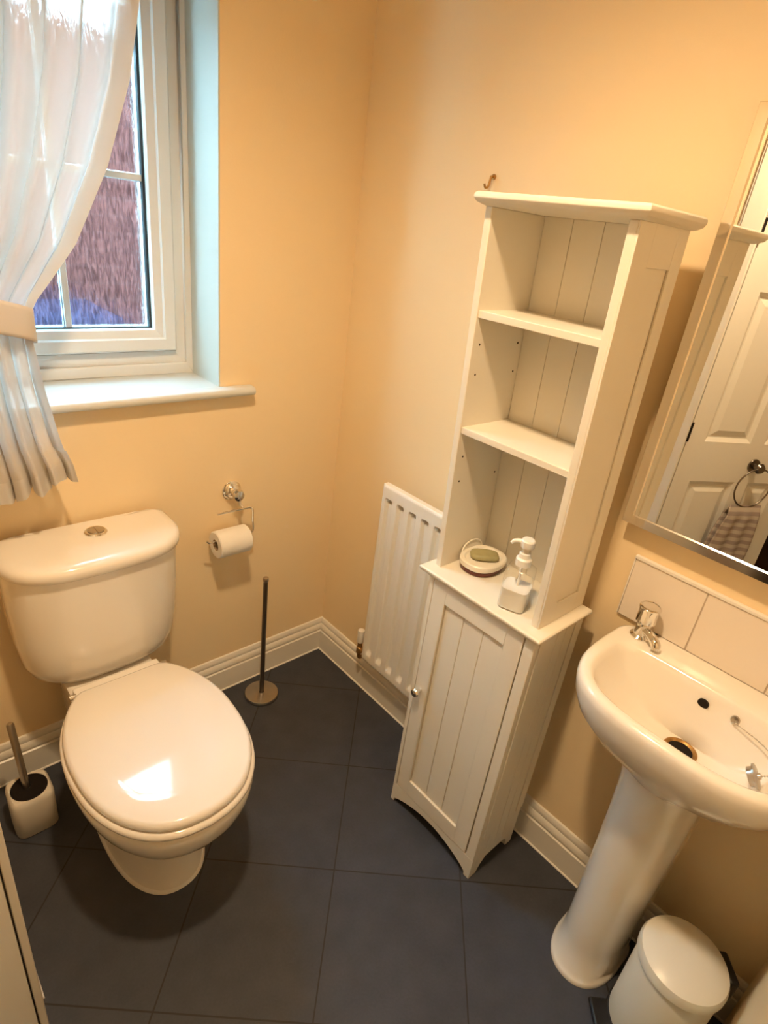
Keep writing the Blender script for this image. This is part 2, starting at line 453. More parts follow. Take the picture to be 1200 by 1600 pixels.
# towel ring fixed to the door, with the towel through it
rs, rz = 0.347, 0.860
bm = bmesh.new()
pa = [dpt(rs, 0.0, rz), dpt(rs, 0.006, rz), dpt(rs, 0.0061, rz), dpt(rs, 0.035, rz), dpt(rs, 0.0351, rz), dpt(rs, 0.045, rz)]
tube(pa, [0.028, 0.026, 0.013, 0.012, 0.022, 0.016], 20, bm)
link('towel_ring_mount', bm, M['dsteel'], door, smooth=True)
ring = [dpt(rs + 0.082 * sin(a), 0.040 , rz - 0.082 + 0.082 * cos(a)) for a in [2 * pi * i / 40 for i in range(40)]]
link('towel_ring', tube(ring, 0.0032, 8, closed=True), M['dsteel'], door, smooth=True)
bm = bmesh.new()
rows, colsn = 26, 22
for side in (0, 1):
    G = []
    for i in range(rows + 1):
        t = i / rows
        z = rz - 0.158 - t * (0.36 if side == 0 else 0.30)
        wdt = 0.075 + 0.022 * sstep(0, 0.6, t)
        r_ = []
        for j in range(colsn + 1):
            s = -1 + 2 * j / colsn
            nn = 0.040 + (0.012 if side == 0 else -0.012) * sstep(0, 0.12, t) + 0.006 * sin(s * 8 + side) * sstep(0, .3, t)
            r_.append(bm.verts.new(dpt(rs + s * wdt - 0.02 * t, nn, z)))
        G.append(r_)
    for i in range(rows):
        for j in range(colsn): bm.faces.new((G[i][j], G[i][j + 1], G[i + 1][j + 1], G[i + 1][j]))
    if side == 0: top0 = G[0]
    else:
        pass
o = link('hand_towel', bm, M['towel'], smooth=True, mod_angle=80)
sd = o.modifiers.new('solid', 'SOLIDIFY'); sd.thickness = 0.004; sd.offset = 0
tag(o, 'brown and beige striped hand towel hanging from the door ring, seen in the mirror', 'towel')

# ------------------------------------------------------------------ window
def frame_ring(bm, x0, x1, z0, z1, wd, y0, y1, wb=None):
    wb = wb or wd
    pts = [((x0, z0), (x0 + wd, z0 + wb)), ((x1, z0), (x1 - wd, z0 + wb)), ((x1, z1), (x1 - wd, z1 - wd)), ((x0, z1), (x0 + wd, z1 - wd))]
    for k in range(4):
        (a, ai), (b, bi) = pts[k], pts[(k + 1) % 4]
        q = [bm.verts.new((p[0], y, p[1])) for y in (y0, y1) for p in (a, b, bi, ai)]
        for f in ((0, 1, 2, 3), (7, 6, 5, 4), (0, 4, 5, 1), (1, 5, 6, 2), (2, 6, 7, 3), (3, 7, 4, 0)):
            bm.faces.new([q[i] for i in f])
SX0, SX1, SZ0, SZ1 = -1.078 + 0.053, -0.436 - 0.053, 1.158, WZ1 - 0.055
GX0, GX1, GZ0, GZ1 = -0.966, -0.548, 1.216, 1.945
bm = bmesh.new()
frame_ring(bm, WX0 + 0.004, WX1 - 0.004, WZ0 + 0.016, WZ1 - 0.004, 0.05, 0.172, 0.24, 0.066)
win = struct(link('window_1', bm, M['upvc'], bevel=0.004), 'white framed window with rippled glass above the toilet', 'window')
bm = bmesh.new()
frame_ring(bm, WX0 + 0.004, WX1 - 0.004, WZ0 + 0.016, WZ1 - 0.004, 0.018, 0.160, 0.172, 0.030)
link('frame_bead', bm, M['upvc'], win, bevel=0.004)
bm = bmesh.new(); frame_ring(bm, SX0 - 0.004, SX1 + 0.004, SZ0 - 0.004, SZ1 + 0.004, 0.012, 0.1685, 0.1715)
link('frame_gasket', bm, M['seal'], win)
bm = bmesh.new()
wS = GX0 - SX0
def fr4(bm, x0, x1, z0, z1, X0, X1, Z0, Z1, y0, y1, yi):
    A = [(x0, z0), (x1, z0), (x1, z1), (x0, z1)]; I = [(X0, Z0), (X1, Z0), (X1, Z1), (X0, Z1)]
    def lp(t): return [(a[0] + (i[0] - a[0]) * t, a[1] + (i[1] - a[1]) * t) for a, i in zip(A, I)]
    rings = [(lp(0), y1), (lp(0), y0 + 0.004), (lp(0.08), y0), (lp(0.55), y0), (lp(0.62), y0 + 0.005), (lp(0.95), y0 + 0.010), (lp(1), y0 + 0.014), (lp(1), y1)]
    loft([[(p[0], y, p[1]) for p in r] for r, y in rings], False, False, bm)
fr4(bm, SX0, SX1, SZ0, SZ1, GX0 - 0.0, GX1 + 0.0, GZ0, GZ1, 0.150, 0.22, 0.17)
sash = link('sash', bm, M['upvc'], win)
bm = bmesh.new(); frame_ring(bm, GX0 - 0.001, GX1 + 0.001, GZ0 - 0.001, GZ1 + 0.001, 0.0075, 0.176, 0.19, 0.004)
link('glass_gasket', bm, M['seal'], win)
link('pane', B(GX0, GX1, 0.188, 0.190, GZ0, GZ1), M['glass'], win)
bm = bmesh.new()
box(bm, -0.757 - 0.010, -0.757 + 0.010, 0.1905, 0.198, GZ0, GZ1); box(bm, GX0, GX1, 0.1905, 0.198, 1.577 - 0.009, 1.577 + 0.009)
box(bm, -0.757 - 0.008, -0.757 + 0.008, 0.180, 0.1878, GZ0, GZ1); box(bm, GX0, GX1, 0.180, 0.1878, 1.577 - 0.0075, 1.577 + 0.0075)
link('glazing_bar', bm, M['upvc'], win, bevel=0.0025)
# sill board
bm = bmesh.new()
pr = [(0.172, 1.0665), (-0.026, 1.0665), (-0.034, 1.069), (-0.038, 1.0765), (-0.038, 1.0815), (-0.034, 1.0885), (-0.026, 1.091), (0.172, 1.091)]
xa, xb = -1.165, -0.344
rows_ = []
# nosing runs past the opening; the back part sits inside it
A = [bm.verts.new((xa, min(y, -0.0005), z)) for y, z in pr]; C = [bm.verts.new((xb, min(y, -0.0005), z)) for y, z in pr]
for i in range(len(pr)):
    j = (i + 1) % len(pr); bm.faces.new((A[i], A[j], C[j], C[i]))
bm.faces.new(A); bm.faces.new(C[::-1])
box(bm, WX0 + 0.001, WX1 - 0.001, -0.001, 0.171, 1.0665, 1.0905)
sl = link('window_sill', bm, M['sill'], win, bevel=0.003)

# outside: neighbouring brick wall and a blue blur at its foot
struct(link('wall_outside', B(-3.2, 2.2, 1.7, 1.92, -0.3, 2.24), M['brick']), 'red brick wall outside, blurred by the window glass', 'wall')
struct(link('floor_outside', B(-3.2, 2.2, 0.26, 1.7, -0.4, -0.3), mat('paving', (0.25, 0.24, 0.23), 0.9)), 'paving outside', 'floor')
bm = loft([[(x, y, z) for x, y in ((-.62 + t, 1.2 + t), (-.28 - t, 1.2 + t), (-.28 - t, 1.62 - t), (-.62 + t, 1.62 - t))] for z, t in ((-0.3, 0.05), (0.98, 0.0))])
bb = tag(link('storage_bin', bm, M['bluebin'], bevel=0.02), 'blue shape outside, a blur low in the rippled window glass', 'bin')
link('lid', B(-.64, -.26, 1.17, 1.64, 0.98, 1.06), M['bluebin'], bb, bevel=0.02)

# ------------------------------------------------------------------ ceiling lamp (out of view, lights the room)
LX, LY = -0.88, -0.98
lamp = tag(link('ceiling_lamp', lathe([(0.060, ZC - 0.0005), (0.060, ZC - 0.004), (0.052, ZC - 0.008), (0.044, ZC - 0.008), (0.040, ZC - 0.004), (0.040, ZC - 0.0005)], (LX, LY, 0), cap=False), M['chrome'], smooth=True), 'round chrome ceiling downlight above the room', 'lamp')
link('bulb', lathe([(0.0395, ZC - 0.0005), (0.0395, ZC - 0.003), (0.030, ZC - 0.005), (0.001, ZC - 0.0055)], (LX, LY, 0)), M['lampglow'], lamp, smooth=True)
ld = bpy.data.lights.new('downlight', 'SPOT'); ld.energy = LAMP; ld.color = LAMPCOL; ld.spot_size = radians(150); ld.spot_blend = 1.0; ld.shadow_soft_size = 0.05
lo = bpy.data.objects.new('downlight', ld); COL.objects.link(lo); lo.location = (LX, LY, ZC - 0.06); lo.parent = lamp

# ------------------------------------------------------------------ sheer curtain
XR = [(2.10, -0.575), (1.87, -0.655), (1.734, -0.683), (1.584, -0.735), (1.437, -0.808), (1.37, -0.858), (1.325, -0.893), (1.29, -0.908), (1.24, -0.906), (1.15, -0.898), (1.04, -0.882), (0.935, -0.860), (0.87, -0.852)]
XLF = [(2.10, -1.165), (1.6, -1.16), (1.40, -1.155), (1.29, -1.130), (1.15, -1.140), (0.87, -1.155)]
def cur(s, z, extra=0.0):
    # s: 0 at the wall side, 1 at the free edge
    xl, xr = interp(XLF, z), interp(XR, z)
    tie = math.exp(-((z - 1.285) / 0.10) ** 2)
    below = sstep(1.28, 1.0, z)
    flat = 1 - 0.8 * sstep(0.80, 0.85, s) * (1 - sstep(0.90, 0.97, s)) * (1 - below)   # smooth panel near the free edge
    amp = (0.027 - 0.006 * below) * flat
    ph = 2 * pi * (9.0 * s + 0.35 * sin(3.1 * s + 1.2))
    y = -0.080 + amp * (1 - 0.6 * tie) * sin(ph + 0.5 * below) + 0.006 * sin(2.3 * ph + 1.0 + 2 * z) * (1 - tie) * flat
    y -= 0.012 * tie
    # folds lap over each other sideways
    x = xl + (xr - xl) * (s + 0.030 * flat * sin(ph + 1.2) * (1 - 0.5 * tie) * min(1, 6 * s) * min(1, 10 * (1 - s)))
    return Vector((x, y + extra - 0.012 * below, z))
ZT, ZB = 2.10, 0.885
def cur_sheet(s0, s1, z0, z1, ns, nz2, extra=0.0):
    bm = bmesh.new(); G = []
    for i in range(nz2 + 1):
        r_ = []
        for j in range(ns + 1):
            s = s0 + (s1 - s0) * j / ns
            z = z0 + (z1 - z0) * i / nz2
            p = cur(s, z, extra)
            if z < 1.0: p.z += 0.05 * (s ** 2) * sstep(1.05, ZB, z) + 0.008 * sin(s * 30) * sstep(1.0, ZB, z)
            r_.append(bm.verts.new(p))
        G.append(r_)
    for i in range(nz2):
        for j in range(ns): bm.faces.new((G[i][j], G[i][j + 1], G[i + 1][j + 1], G[i + 1][j]))
    return bm
curt = tag(link('curtain', cur_sheet(0, 1, ZT, ZB, 160, 90), M['voile'], smooth=True, mod_angle=180), 'sheer white voile curtain drawn aside over the window', 'curtain')
link('edge_hem', cur_sheet(0.955, 1.0, ZT, ZB, 10, 90, -0.0015), M['voilehem'], curt, smooth=True, mod_angle=180)
link('bottom_hem', cur_sheet(0, 1.0, ZB + 0.055, ZB, 160, 6, -0.0012), M['voilehem'], curt, smooth=True, mod_angle=180)
link('rod', tube([(XL + 0.002, -0.072, ZT + 0.004), (-0.35, -0.072, ZT + 0.004)], 0.006, 12), M['gloss'], curt, smooth=True)
# tieback band
bm = bmesh.new(); G = []
for i in range(9):
    t = i / 8; r_ = []
    for j in range(41):
        a = 2 * pi * j / 40
        cx, hw = -1.028, 0.131
        ex = cx + hw * (abs(cos(a)) ** 0.75) * (1 if cos(a) > 0 else -1)
        ey = -0.092 + 0.037 * sin(a)
        ez = 1.336 - 0.066 * t - 0.055 * (ex - cx) / hw * 0.5 - 0.012 * sin(a)
        r_.append(bm.verts.new((ex, ey, ez)))
    G.append(r_)
for i in range(8):
    for j in range(40): bm.faces.new((G[i][j], G[i][j + 1], G[i + 1][j + 1], G[i + 1][j]))
tie = link('curtain_tieback', bm, M['tie'], smooth=True, mod_angle=180)
sd = tie.modifiers.new('solid', 'SOLIDIFY'); sd.thickness = 0.0025; sd.offset = 0
tag(tie, 'cream fabric band gathering the sheer curtain', 'tieback')

# ------------------------------------------------------------------ toilet
TX = -0.843
toilet = empty('toilet', (TX, -0.35, 0), 'white close-coupled toilet with closed lid under the window', 'toilet')
PLAN = [(0.0, -0.250), (0.085, -0.250), (0.106, -0.254), (0.122, -0.268), (0.148, -0.308), (0.170, -0.362), (0.182, -0.42), (0.1845, -0.47), (0.180, -0.54), (0.165, -0.602), (0.138, -0.656), (0.098, -0.699), (0.05, -0.722), (0.0, -0.729)]
def plan_outline(n=72):
    half = smooth_path([(x, y, 0) for x, y in PLAN], 10)
    full = [Vector((p.x, p.y, 0)) for p in half] + [Vector((-p.x, p.y, 0)) for p in half[-2:0:-1]]
    # resample evenly by arc length, starting at the back middle
    L = [0]; m = len(full)
    for i in range(m): L.append(L[-1] + (full[(i + 1) % m] - full[i]).length)
    out = []; j = 0
    for k in range(n):
        d = L[-1] * k / n
        while L[j + 1] < d: j += 1
        t = (d - L[j]) / max(1e-9, L[j + 1] - L[j]); out.append(full[j].lerp(full[(j + 1) % m], t))
    return out
PO = plan_outline()
def out_ring(z, off=0.0, yb=None):
    n = len(PO); R = []
    for i, p in enumerate(PO):
        d = (PO[(i + 1) % n] - PO[i - 1]).normalized(); nn = Vector((-d.y, d.x, 0))
        if nn.dot(p - Vector((0, -0.48, 0))) < 0: nn = -nn
        q = p + nn * off
        if yb is not None: q.y = min(q.y, yb)
        R.append((TX + q.x, q.y, z))
    return R
def foot_ring(z, yb, yf, hw, e=2.3):
    # same point order as the outline: starts at the back middle, runs over +x to the front
    n = len(PO); R = []; yc = (yb + yf) / 2
    for i in range(n):
        a = 2 * pi * i / n; s_, c_ = sin(a), cos(a)
        R.append((TX + hw * (abs(s_) ** (2 / e)) * (1 if s_ >= 0 else -1), yc + (yb - yf) / 2 * (abs(c_) ** (2 / e)) * (1 if c_ >= 0 else -1), z))
    return R
rings = [foot_ring(0.0, -0.14, -0.577, 0.112), foot_ring(0.010, -0.14, -0.576, 0.109), foot_ring(0.018, -0.14, -0.570, 0.104), foot_ring(0.12, -0.14, -0.565, 0.100), foot_ring(0.22, -0.16, -0.572, 0.103), foot_ring(0.262, -0.18, -0.590, 0.112),
         out_ring(0.283, -0.060), out_ring(0.297, -0.034), out_ring(0.315, -0.016), out_ring(0.338, -0.004), out_ring(0.365, 0.004), out_ring(0.388, 0.007), out_ring(0.398, 0.005), out_ring(0.402, -0.002)]
bm = loft(rings)
def shelf_ring(z, hw, yf): return [(TX + x, y, z) for x, y in ((hw, -0.03), (hw, yf), (hw - 0.012, yf - 0.012), (-hw + 0.012, yf - 0.012), (-hw, yf), (-hw, -0.03))]
loft([shelf_ring(0.10, 0.085, -0.30), shelf_ring(0.30, 0.095, -0.30), shelf_ring(0.36, 0.105, -0.30), shelf_ring(0.388, 0.108, -0.30), shelf_ring(0.392, 0.104, -0.296)], bm=bm)
pan = link('pan', bm, M['ceramic'], toilet, smooth=True, mod_angle=50)
link('sealant', loft([foot_ring(0.0, -0.136, -0.5815, 0.1165), foot_ring(0.005, -0.136, -0.580, 0.115), foot_ring(0.008, -0.138, -0.577, 0.111)]), M['caulk'], toilet, smooth=True)
def slab(z0, z1, off, r, back):
    rs_ = [out_ring(z0, off - r * .6, back), out_ring(z0 + r * .4, off, back), out_ring(z1 - r, off, back), out_ring(z1 - r * .35, off - r * .3, back), out_ring(z1, off - r, back)]
    c = (TX, -0.48)
    for k in (0.7, 0.4, 0.12):
        rs_.append([(c[0] + (p[0] - c[0]) * k, c[1] + (p[1] - c[1]) * k, z1 + 0.001 * (1 - k)) for p in rs_[4]])
    return loft(rs_)
seat = link('seat', slab(0.404, 0.4205, 0.0085, 0.008, -0.246), M['plastic'], toilet, smooth=True, mod_angle=60)
lid = link('lid', slab(0.423, 0.4435, 0.001, 0.011, -0.248), M['plastic'], toilet, smooth=True, mod_angle=60)
link('hinge_bar', B(TX - 0.107, TX + 0.107, -0.243, -0.212, 0.396, 0.424), M['plastic'], toilet, bevel=0.005)
for s in (-1, 1):
    bm = tube([(TX + s * 0.113 - 0.008, -0.240, 0.418), (TX + s * 0.113 + 0.008, -0.240, 0.418)], 0.0095, 16)
    link('hinge', bm, M['chrome'], toilet, smooth=True)
# cistern: bowed front, tapering to rounded bottom corners
def cis(z, hw, d, e=3.2, n=56, yb=-0.020):
    pts = []
    for i in range(n):
        a = 2 * pi * i / n; c, s = cos(a), sin(a)
        if s >= 0:   # back: square
            x = hw * (abs(c) ** (2 / 9)) * (1 if c >= 0 else -1); y = yb - d * 0.35 + d * 0.35 * (abs(s) ** (2 / 9))
        else:        # bowed front
            x = hw * (abs(c) ** (2 / e)) * (1 if c >= 0 else -1); y = yb - d * 0.35 - d * 0.65 * (abs(s) ** (2 / 2.3))
        pts.append((TX + 0.007 + x, y, z))
    return pts
rings = [cis(0.394, 0.118, 0.120), cis(0.398, 0.145, 0.145), cis(0.406, 0.163, 0.160), cis(0.424, 0.180, 0.170), cis(0.455, 0.191, 0.178), cis(0.52, 0.198, 0.185), cis(0.62, 0.203, 0.192), cis(0.738, 0.205, 0.197)]
link('cistern', loft(rings), M['ceramic'], toilet, smooth=True, mod_angle=70)
rings = [cis(0.735, 0.203, 0.196), cis(0.735, 0.208, 0.204), cis(0.739, 0.211, 0.209), cis(0.753, 0.213, 0.212), cis(0.764, 0.210, 0.209), cis(0.770, 0.202, 0.200), cis(0.7735, 0.186, 0.182), cis(0.775, 0.12, 0.15, yb=-0.035), cis(0.7755, 0.04, 0.05, yb=-0.09)]
link('cistern_lid', loft(rings), M['ceramic'], toilet, smooth=True, mod_angle=70)
FBX, FBY, ZF = -0.822, -0.092, 0.774
fb = link('flush_button', lathe([(0.026, ZF), (0.0265, ZF + .005), (0.024, ZF + .008), (0.021, ZF + .008), (0.0205, ZF + .0065), (0.001, ZF + .0068)], (FBX, FBY, 0)), M['chrome'], toilet, smooth=True)
for s in (-1, 1):
    pts = [(FBX + s * (0.0012 + 0.018 * sin(a)), FBY + 0.018 * cos(a)) for a in [pi * i / 14 for i in range(15)]]
    link('button_half', loft([[(x, y, z) for x, y in pts] for z in (ZF + .0065, ZF + .0092)]), M['steel'], fb, bevel=0.0008)

# ------------------------------------------------------------------ toilet brush and its pot
PX, PY = -1.073, -0.176
def rsq(z, r, e=4.5, n=40, c=(PX, PY), rot=0.0):
    out = []
    for i in range(n):
        a = 2 * pi * i / n; x = r * (abs(cos(a)) ** (2 / e)) * (1 if cos(a) >= 0 else -1); y = r * (abs(sin(a)) ** (2 / e)) * (1 if sin(a) >= 0 else -1)
        out.append((c[0] + x * cos(rot) - y * sin(rot), c[1] + x * sin(rot) + y * cos(rot), z))
    return out
def mixr(a, b, t): return [tuple(p + (q - p) * t for p, q in zip(u, v)) for u, v in zip(a, b)]
def circ(z, r, n=40, c=(PX, PY)): return [(c[0] + r * cos(2 * pi * i / n), c[1] + r * sin(2 * pi * i / n), z) for i in range(n)]
rings = [rsq(0.0, 0.046), rsq(0.004, 0.050), rsq(0.11, 0.051), rsq(0.122, 0.049), rsq(0.127, 0.045), circ(0.1265, 0.044), circ(0.124, 0.0425), circ(0.02, 0.038), circ(0.015, 0.02)]
pot = tag(link('brush_pot', loft(rings), M['pot'], smooth=True, mod_angle=50), 'white square brush pot on the floor left of the toilet', 'brush holder')
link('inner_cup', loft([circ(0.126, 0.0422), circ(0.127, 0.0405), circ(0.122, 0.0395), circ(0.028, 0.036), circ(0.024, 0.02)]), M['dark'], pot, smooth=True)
br = empty('toilet_brush', (PX, PY, 0.03), 'toilet brush with steel handle standing in the white pot', 'toilet brush')
link('handle', tube([(PX - 0.004, PY, 0.10), (PX - 0.010, PY + 0.024, 0.330), (PX - 0.0105, PY + 0.0245, 0.335)], [0.0088, 0.0088, 0.006], 18), M['steel'], br, smooth=True)
link('bristle_head', lathe([(0.008, 0.030), (0.026, 0.034), (0.030, 0.05), (0.029, 0.085), (0.016, 0.1), (0.01, 0.108)], (PX - 0.002, PY, 0)), M['black'], br, smooth=True)

# ------------------------------------------------------------------ spare roll stand
SXp, SYp = -0.337, -0.113
st = empty('toilet_roll_stand', (SXp, SYp, 0), 'empty steel toilet roll stand on the floor by the corner', 'roll stand')
link('base', lathe([(0.057, 0.0), (0.059, 0.003), (0.059, 0.010), (0.057, 0.0135), (0.030, 0.015), (0.001, 0.015)], (SXp, SYp, 0), seg=48), M['steel'], st, smooth=True)
link('pole', lathe([(0.0095, 0.014), (0.0078, 0.018), (0.0078, 0.478)], (SXp, SYp, 0), seg=20), M['dsteel'], st, smooth=True)
link('finial', lathe([(0.0078, 0.476), (0.0092, 0.479), (0.0102, 0.486), (0.0082, 0.4925), (0.001, 0.4955)], (SXp, SYp, 0), seg=20), M['steel'], st, smooth=True)

# ------------------------------------------------------------------ wall roll holder and roll
HX, HZ = -0.401, 0.768
rh = empty('toilet_roll_holder', (HX, 0, HZ), 'chrome toilet roll holder on the wall right of the cistern', 'roll holder')
link('rose', lathe([(0.030, -0.0005), (0.031, -0.006), (0.027, -0.010), (0.024, -0.011), (0.025, -0.016), (0.021, -0.022), (0.013, -0.026), (0.012, -0.034), (0.017, -0.040), (0.019, -0.046), (0.016, -0.053), (0.008, -0.056), (0.001, -0.0565)], (HX, 0, HZ), 'y', 36), M['chrome'], rh, smooth=True)
RYc, RZc = -0.066, 0.640
bm = tube(smooth_path([(HX + 0.004, -0.040, HZ - 0.012), (HX + 0.006, -0.044, HZ - 0.03), (HX + 0.012, -0.052, HZ - 0.040)], 6), 0.0055, 12)
link('neck', bm, M['chrome'], rh, smooth=True)
zt = HZ - 0.042
pth = [(-0.475, RYc + 0.010, zt), (-0.385, RYc + 0.010, zt), (-0.366, RYc + 0.009, zt - 0.001), (-0.360, RYc + 0.006, zt - 0.008), (-0.3595, RYc + 0.004, zt - 0.045), (-0.3595, RYc + 0.001, RZc + 0.022), (-0.362, RYc, RZc + 0.008), (-0.372, RYc, RZc + 0.004), (-0.40, RYc, RZc + 0.003), (-0.495, RYc, RZc + 0.003), (-0.508, RYc, RZc + 0.005), (-0.514, RYc, RZc + 0.012)]
link('arm', tube(smooth_path(pth, 5), 0.0032, 10), M['chrome'], rh, smooth=True)
bm = bmesh.new()
x0, x1, ro, ri = -0.487, -0.382, 0.042, 0.0175
prof_r = [(ri, x0), (ro - 0.003, x0), (ro, x0 + 0.003), (ro, x1 - 0.003), (ro - 0.003, x1), (ri, x1), (ri, x0)]
lathe(prof_r, (0, RYc, RZc - 0.0095), 'x', 48, bm, cap=False)
tr = tag(link('toilet_roll', bm, M['paper'], smooth=True), 'white toilet roll hanging on the chrome wall holder', 'toilet roll')
link('core', lathe([(ri, x0 + 0.0006), (ri - 0.0015, x0 + 0.0006), (ri - 0.0015, x1 - 0.0006), (ri, x1 - 0.0006), (ri, x0 + 0.0006)], (0, RYc, RZc - 0.0095), 'x', 32, cap=False), M['card'], tr, smooth=True)

# ------------------------------------------------------------------ radiator
rd = empty('radiator', (-0.05, -0.50, 0.17), 'white ribbed panel radiator on the wall behind the cabinet', 'radiator')
RY0, RY1, RZ0, RZ1 = -0.318, -0.642, 0.188, 0.853
def radface():
    bm = bmesh.new(); ny, nz3 = 180, 170; G = []
    pitch = 0.0512; first = -0.351
    for i in range(nz3 + 1):
        z = RZ0 + (RZ1 - RZ0) * i / nz3
        r_ = []
        for j in range(ny + 1):
            y = RY0 + (RY1 - RY0) * j / ny
            k = round((first - y) / pitch); k = max(0, min(5, k)); dy = abs(y - (first - k * pitch))
            chan = 1 - sstep(0.008, 0.0155, dy)
            vz = sstep(RZ0 + 0.026, RZ0 + 0.050, z) * (1 - sstep(RZ1 - 0.047, RZ1 - 0.041, z))
            x = -0.072 + 0.0115 * chan * vz
            x += 0.013 * chan * sstep(RZ1 - 0.060, RZ1 - 0.053, z) * (1 - sstep(RZ1 - 0.047, RZ1 - 0.041, z))
            eb = min(abs(y - RY0), abs(y - RY1), abs(z - RZ0), abs(z - RZ1))
            x += 0.004 * (1 - sstep(0, 0.006, eb)) 
            r_.append(bm.verts.new((x, y, z)))
        G.append(r_)
    for i in range(nz3):
        for j in range(ny): bm.faces.new((G[i][j], G[i][j + 1], G[i + 1][j + 1], G[i + 1][j]))
    # back and rim
    bk = [bm.verts.new((-0.050, y, z)) for y, z in ((RY0, RZ0), (RY1, RZ0), (RY1, RZ1), (RY0, RZ1))]
    ed = [G[0], [g[-1] for g in G], G[-1][::-1], [g[0] for g in G][::-1]]
    for k in range(4): bm.faces.new(list(ed[k]) + [bk[(k + 1) % 4], bk[k]])
    bm.faces.new(bk)
    return bm
link('panel', radface(), M['rad'], rd, smooth=True, mod_angle=40)
for zb in (0.30, 0.68): link('wall_bracket', B(-0.050, -0.001, -0.43, -0.40, zb, zb + 0.06), M['rad'], rd)
vb = lathe([(0.0065, 0.176), (0.0065, 0.185), (0.011, 0.19), (0.011, 0.212), (0.0085, 0.214), (0.0085, 0.236)], (-0.058, -0.292, 0), seg=20)
tube([(-0.058, -0.292, 0.206), (-0.058, -0.320, 0.206)], 0.008, 14, vb)
tube(smooth_path([(-0.058, -0.292, 0.182), (-0.056, -0.292, 0.168), (-0.045, -0.292, 0.163), (-0.001, -0.292, 0.163)], 5), 0.0065, 12, vb)
vl = link('valve', vb, M['rust'], rd, smooth=True)
link('valve_cap', lathe([(0.011, 0.234), (0.0125, 0.238), (0.0125, 0.275), (0.0115, 0.284), (0.001, 0.286)], (-0.058, -0.292, 0), seg=20), M['pump'], vl, smooth=True)

# ------------------------------------------------------------------ tall cabinet
cb = empty('bathroom_cabinet', (-0.13, -0.855, 0), 'tall narrow cream shelf cabinet with one door beside the basin', 'cabinet')
CX0, CX1 = -0.243, -0.056     # front, back
CY1, CY0 = -0.700, -1.012     # left (far) side, right (near) side
TH = 0.016
def cab(name, bm, m=None, bevel=0.0015, parent=cb): return link(name, bm, m or M['cab'], parent, bevel=bevel)
# lower carcass sides with cut feet; outline polygon in x-z extruded along y
def side_poly(pts, y0, y1):
    bm = bmesh.new(); A = [bm.verts.new((x, y0, z)) for x, z in pts]; C = [bm.verts.new((x, y1, z)) for x, z in pts]
    n = len(pts)
    for i in range(n): bm.faces.new((A[i], A[(i + 1) % n], C[(i + 1) % n], C[i]))
    bm.faces.new(A[::-1]); bm.faces.new(C)
    return bm
foot = [(CX0 + 0.018, 0.0), (CX0 + 0.018, 0.0), (CX0 + 0.030, 0.0), (CX0 + 0.042, 0.024), (CX0 + 0.062, 0.044), (CX1 - 0.045, 0.044), (CX1 - 0.032, 0.030), (CX1 - 0.025, 0.0), (CX1, 0.0), (CX1, 0.15), (CX1, 0.798), (CX0 + 0.018, 0.798)]
foot = foot[1:]
for ya, yb in ((CY1 - TH, CY1), (CY0, CY0 + TH)):
    bm = side_poly(foot, ya, yb)
    cab('side_panel', bm)
# vertical plank battens on the near side
bm = bmesh.new()
for xa_, xb_ in ((CX0 + 0.018, CX0 + 0.050), (CX1 - 0.030, CX1)): box(bm, xa_, xb_, CY0 - 0.003, CY0, 0.15, 0.798)
for k in range(3):
    xx = CX0 + 0.052 + k * 0.0350; box(bm, xx, xx + 0.0335, CY0 - 0.0012, CY0, 0.075, 0.798)
cab('side_planking', bm, bevel=0.0008)
# front stiles, arched apron
bm = bmesh.new()
n = 24
yL, yR = CY1, CY0
pts = [(yL, 0.0), (yL - 0.012, 0.0)]
for i in range(n + 1):
    t = i / n; y = yL - 0.014 + (yR + 0.020 - (yL - 0.014)) * t
    pts.append((y, 0.012 + 0.040 * sin(pi * t) ** 0.8))
pts += [(yR + 0.018, 0.0), (yR, 0.0), (yR, 0.072), (yL, 0.072)]
A = [bm.verts.new((CX0, y, z)) for y, z in pts]; C = [bm.verts.new((CX0 + 0.018, y, z)) for y, z in pts]
for i in range(len(pts)): bm.faces.new((A[i], A[(i + 1) % len(pts)], C[(i + 1) % len(pts)], C[i]))
bm.faces.new(A[::-1]); bm.faces.new(C)
cab('apron', bm, bevel=0.001)
bm = B(CX0, CX0 + 0.018, CY1 - 0.012, CY1, 0.072, 0.798); cab('stile', bm)
bm = B(CX0, CX0 + 0.018, CY0, CY0 + 0.026, 0.072, 0.798); cab('stile', bm)
cab('bottom_board', B(CX0 + 0.02, CX1 - 0.002, CY0 + TH, CY1 - TH, 0.052, 0.068))
# door: frame plus recessed planked panel
DY1, DY0, DZ0, DZ1 = CY1 - 0.0145, CY0 + 0.029, 0.076, 0.796
py1, py0, pz0, pz1 = DY1 - 0.043, DY0 + 0.044, 0.128, 0.742
bm = bmesh.new()
xf = CX0 - 0.001
box(bm, xf, xf + 0.017, py1, DY1, DZ0, DZ1); box(bm, xf, xf + 0.017, DY0, py0, DZ0, DZ1)
box(bm, xf, xf + 0.017, py0, py1, DZ0, pz0); box(bm, xf, xf + 0.017, py0, py1, pz1, DZ1)
cdoor = cab('door', bm, bevel=0.0015)
bm = bmesh.new(); wpl = (py1 - py0) / 3
for k in range(3):
    box(bm, xf + 0.0065, xf + 0.014, py0 + k * wpl + 0.0012, py0 + (k + 1) * wpl - 0.0012, pz0, pz1)
box(bm, xf + 0.0095, xf + 0.0145, py0, py1, pz0, pz1)
link('door_panel', bm, M['cab'], cdoor, bevel=0.0012)
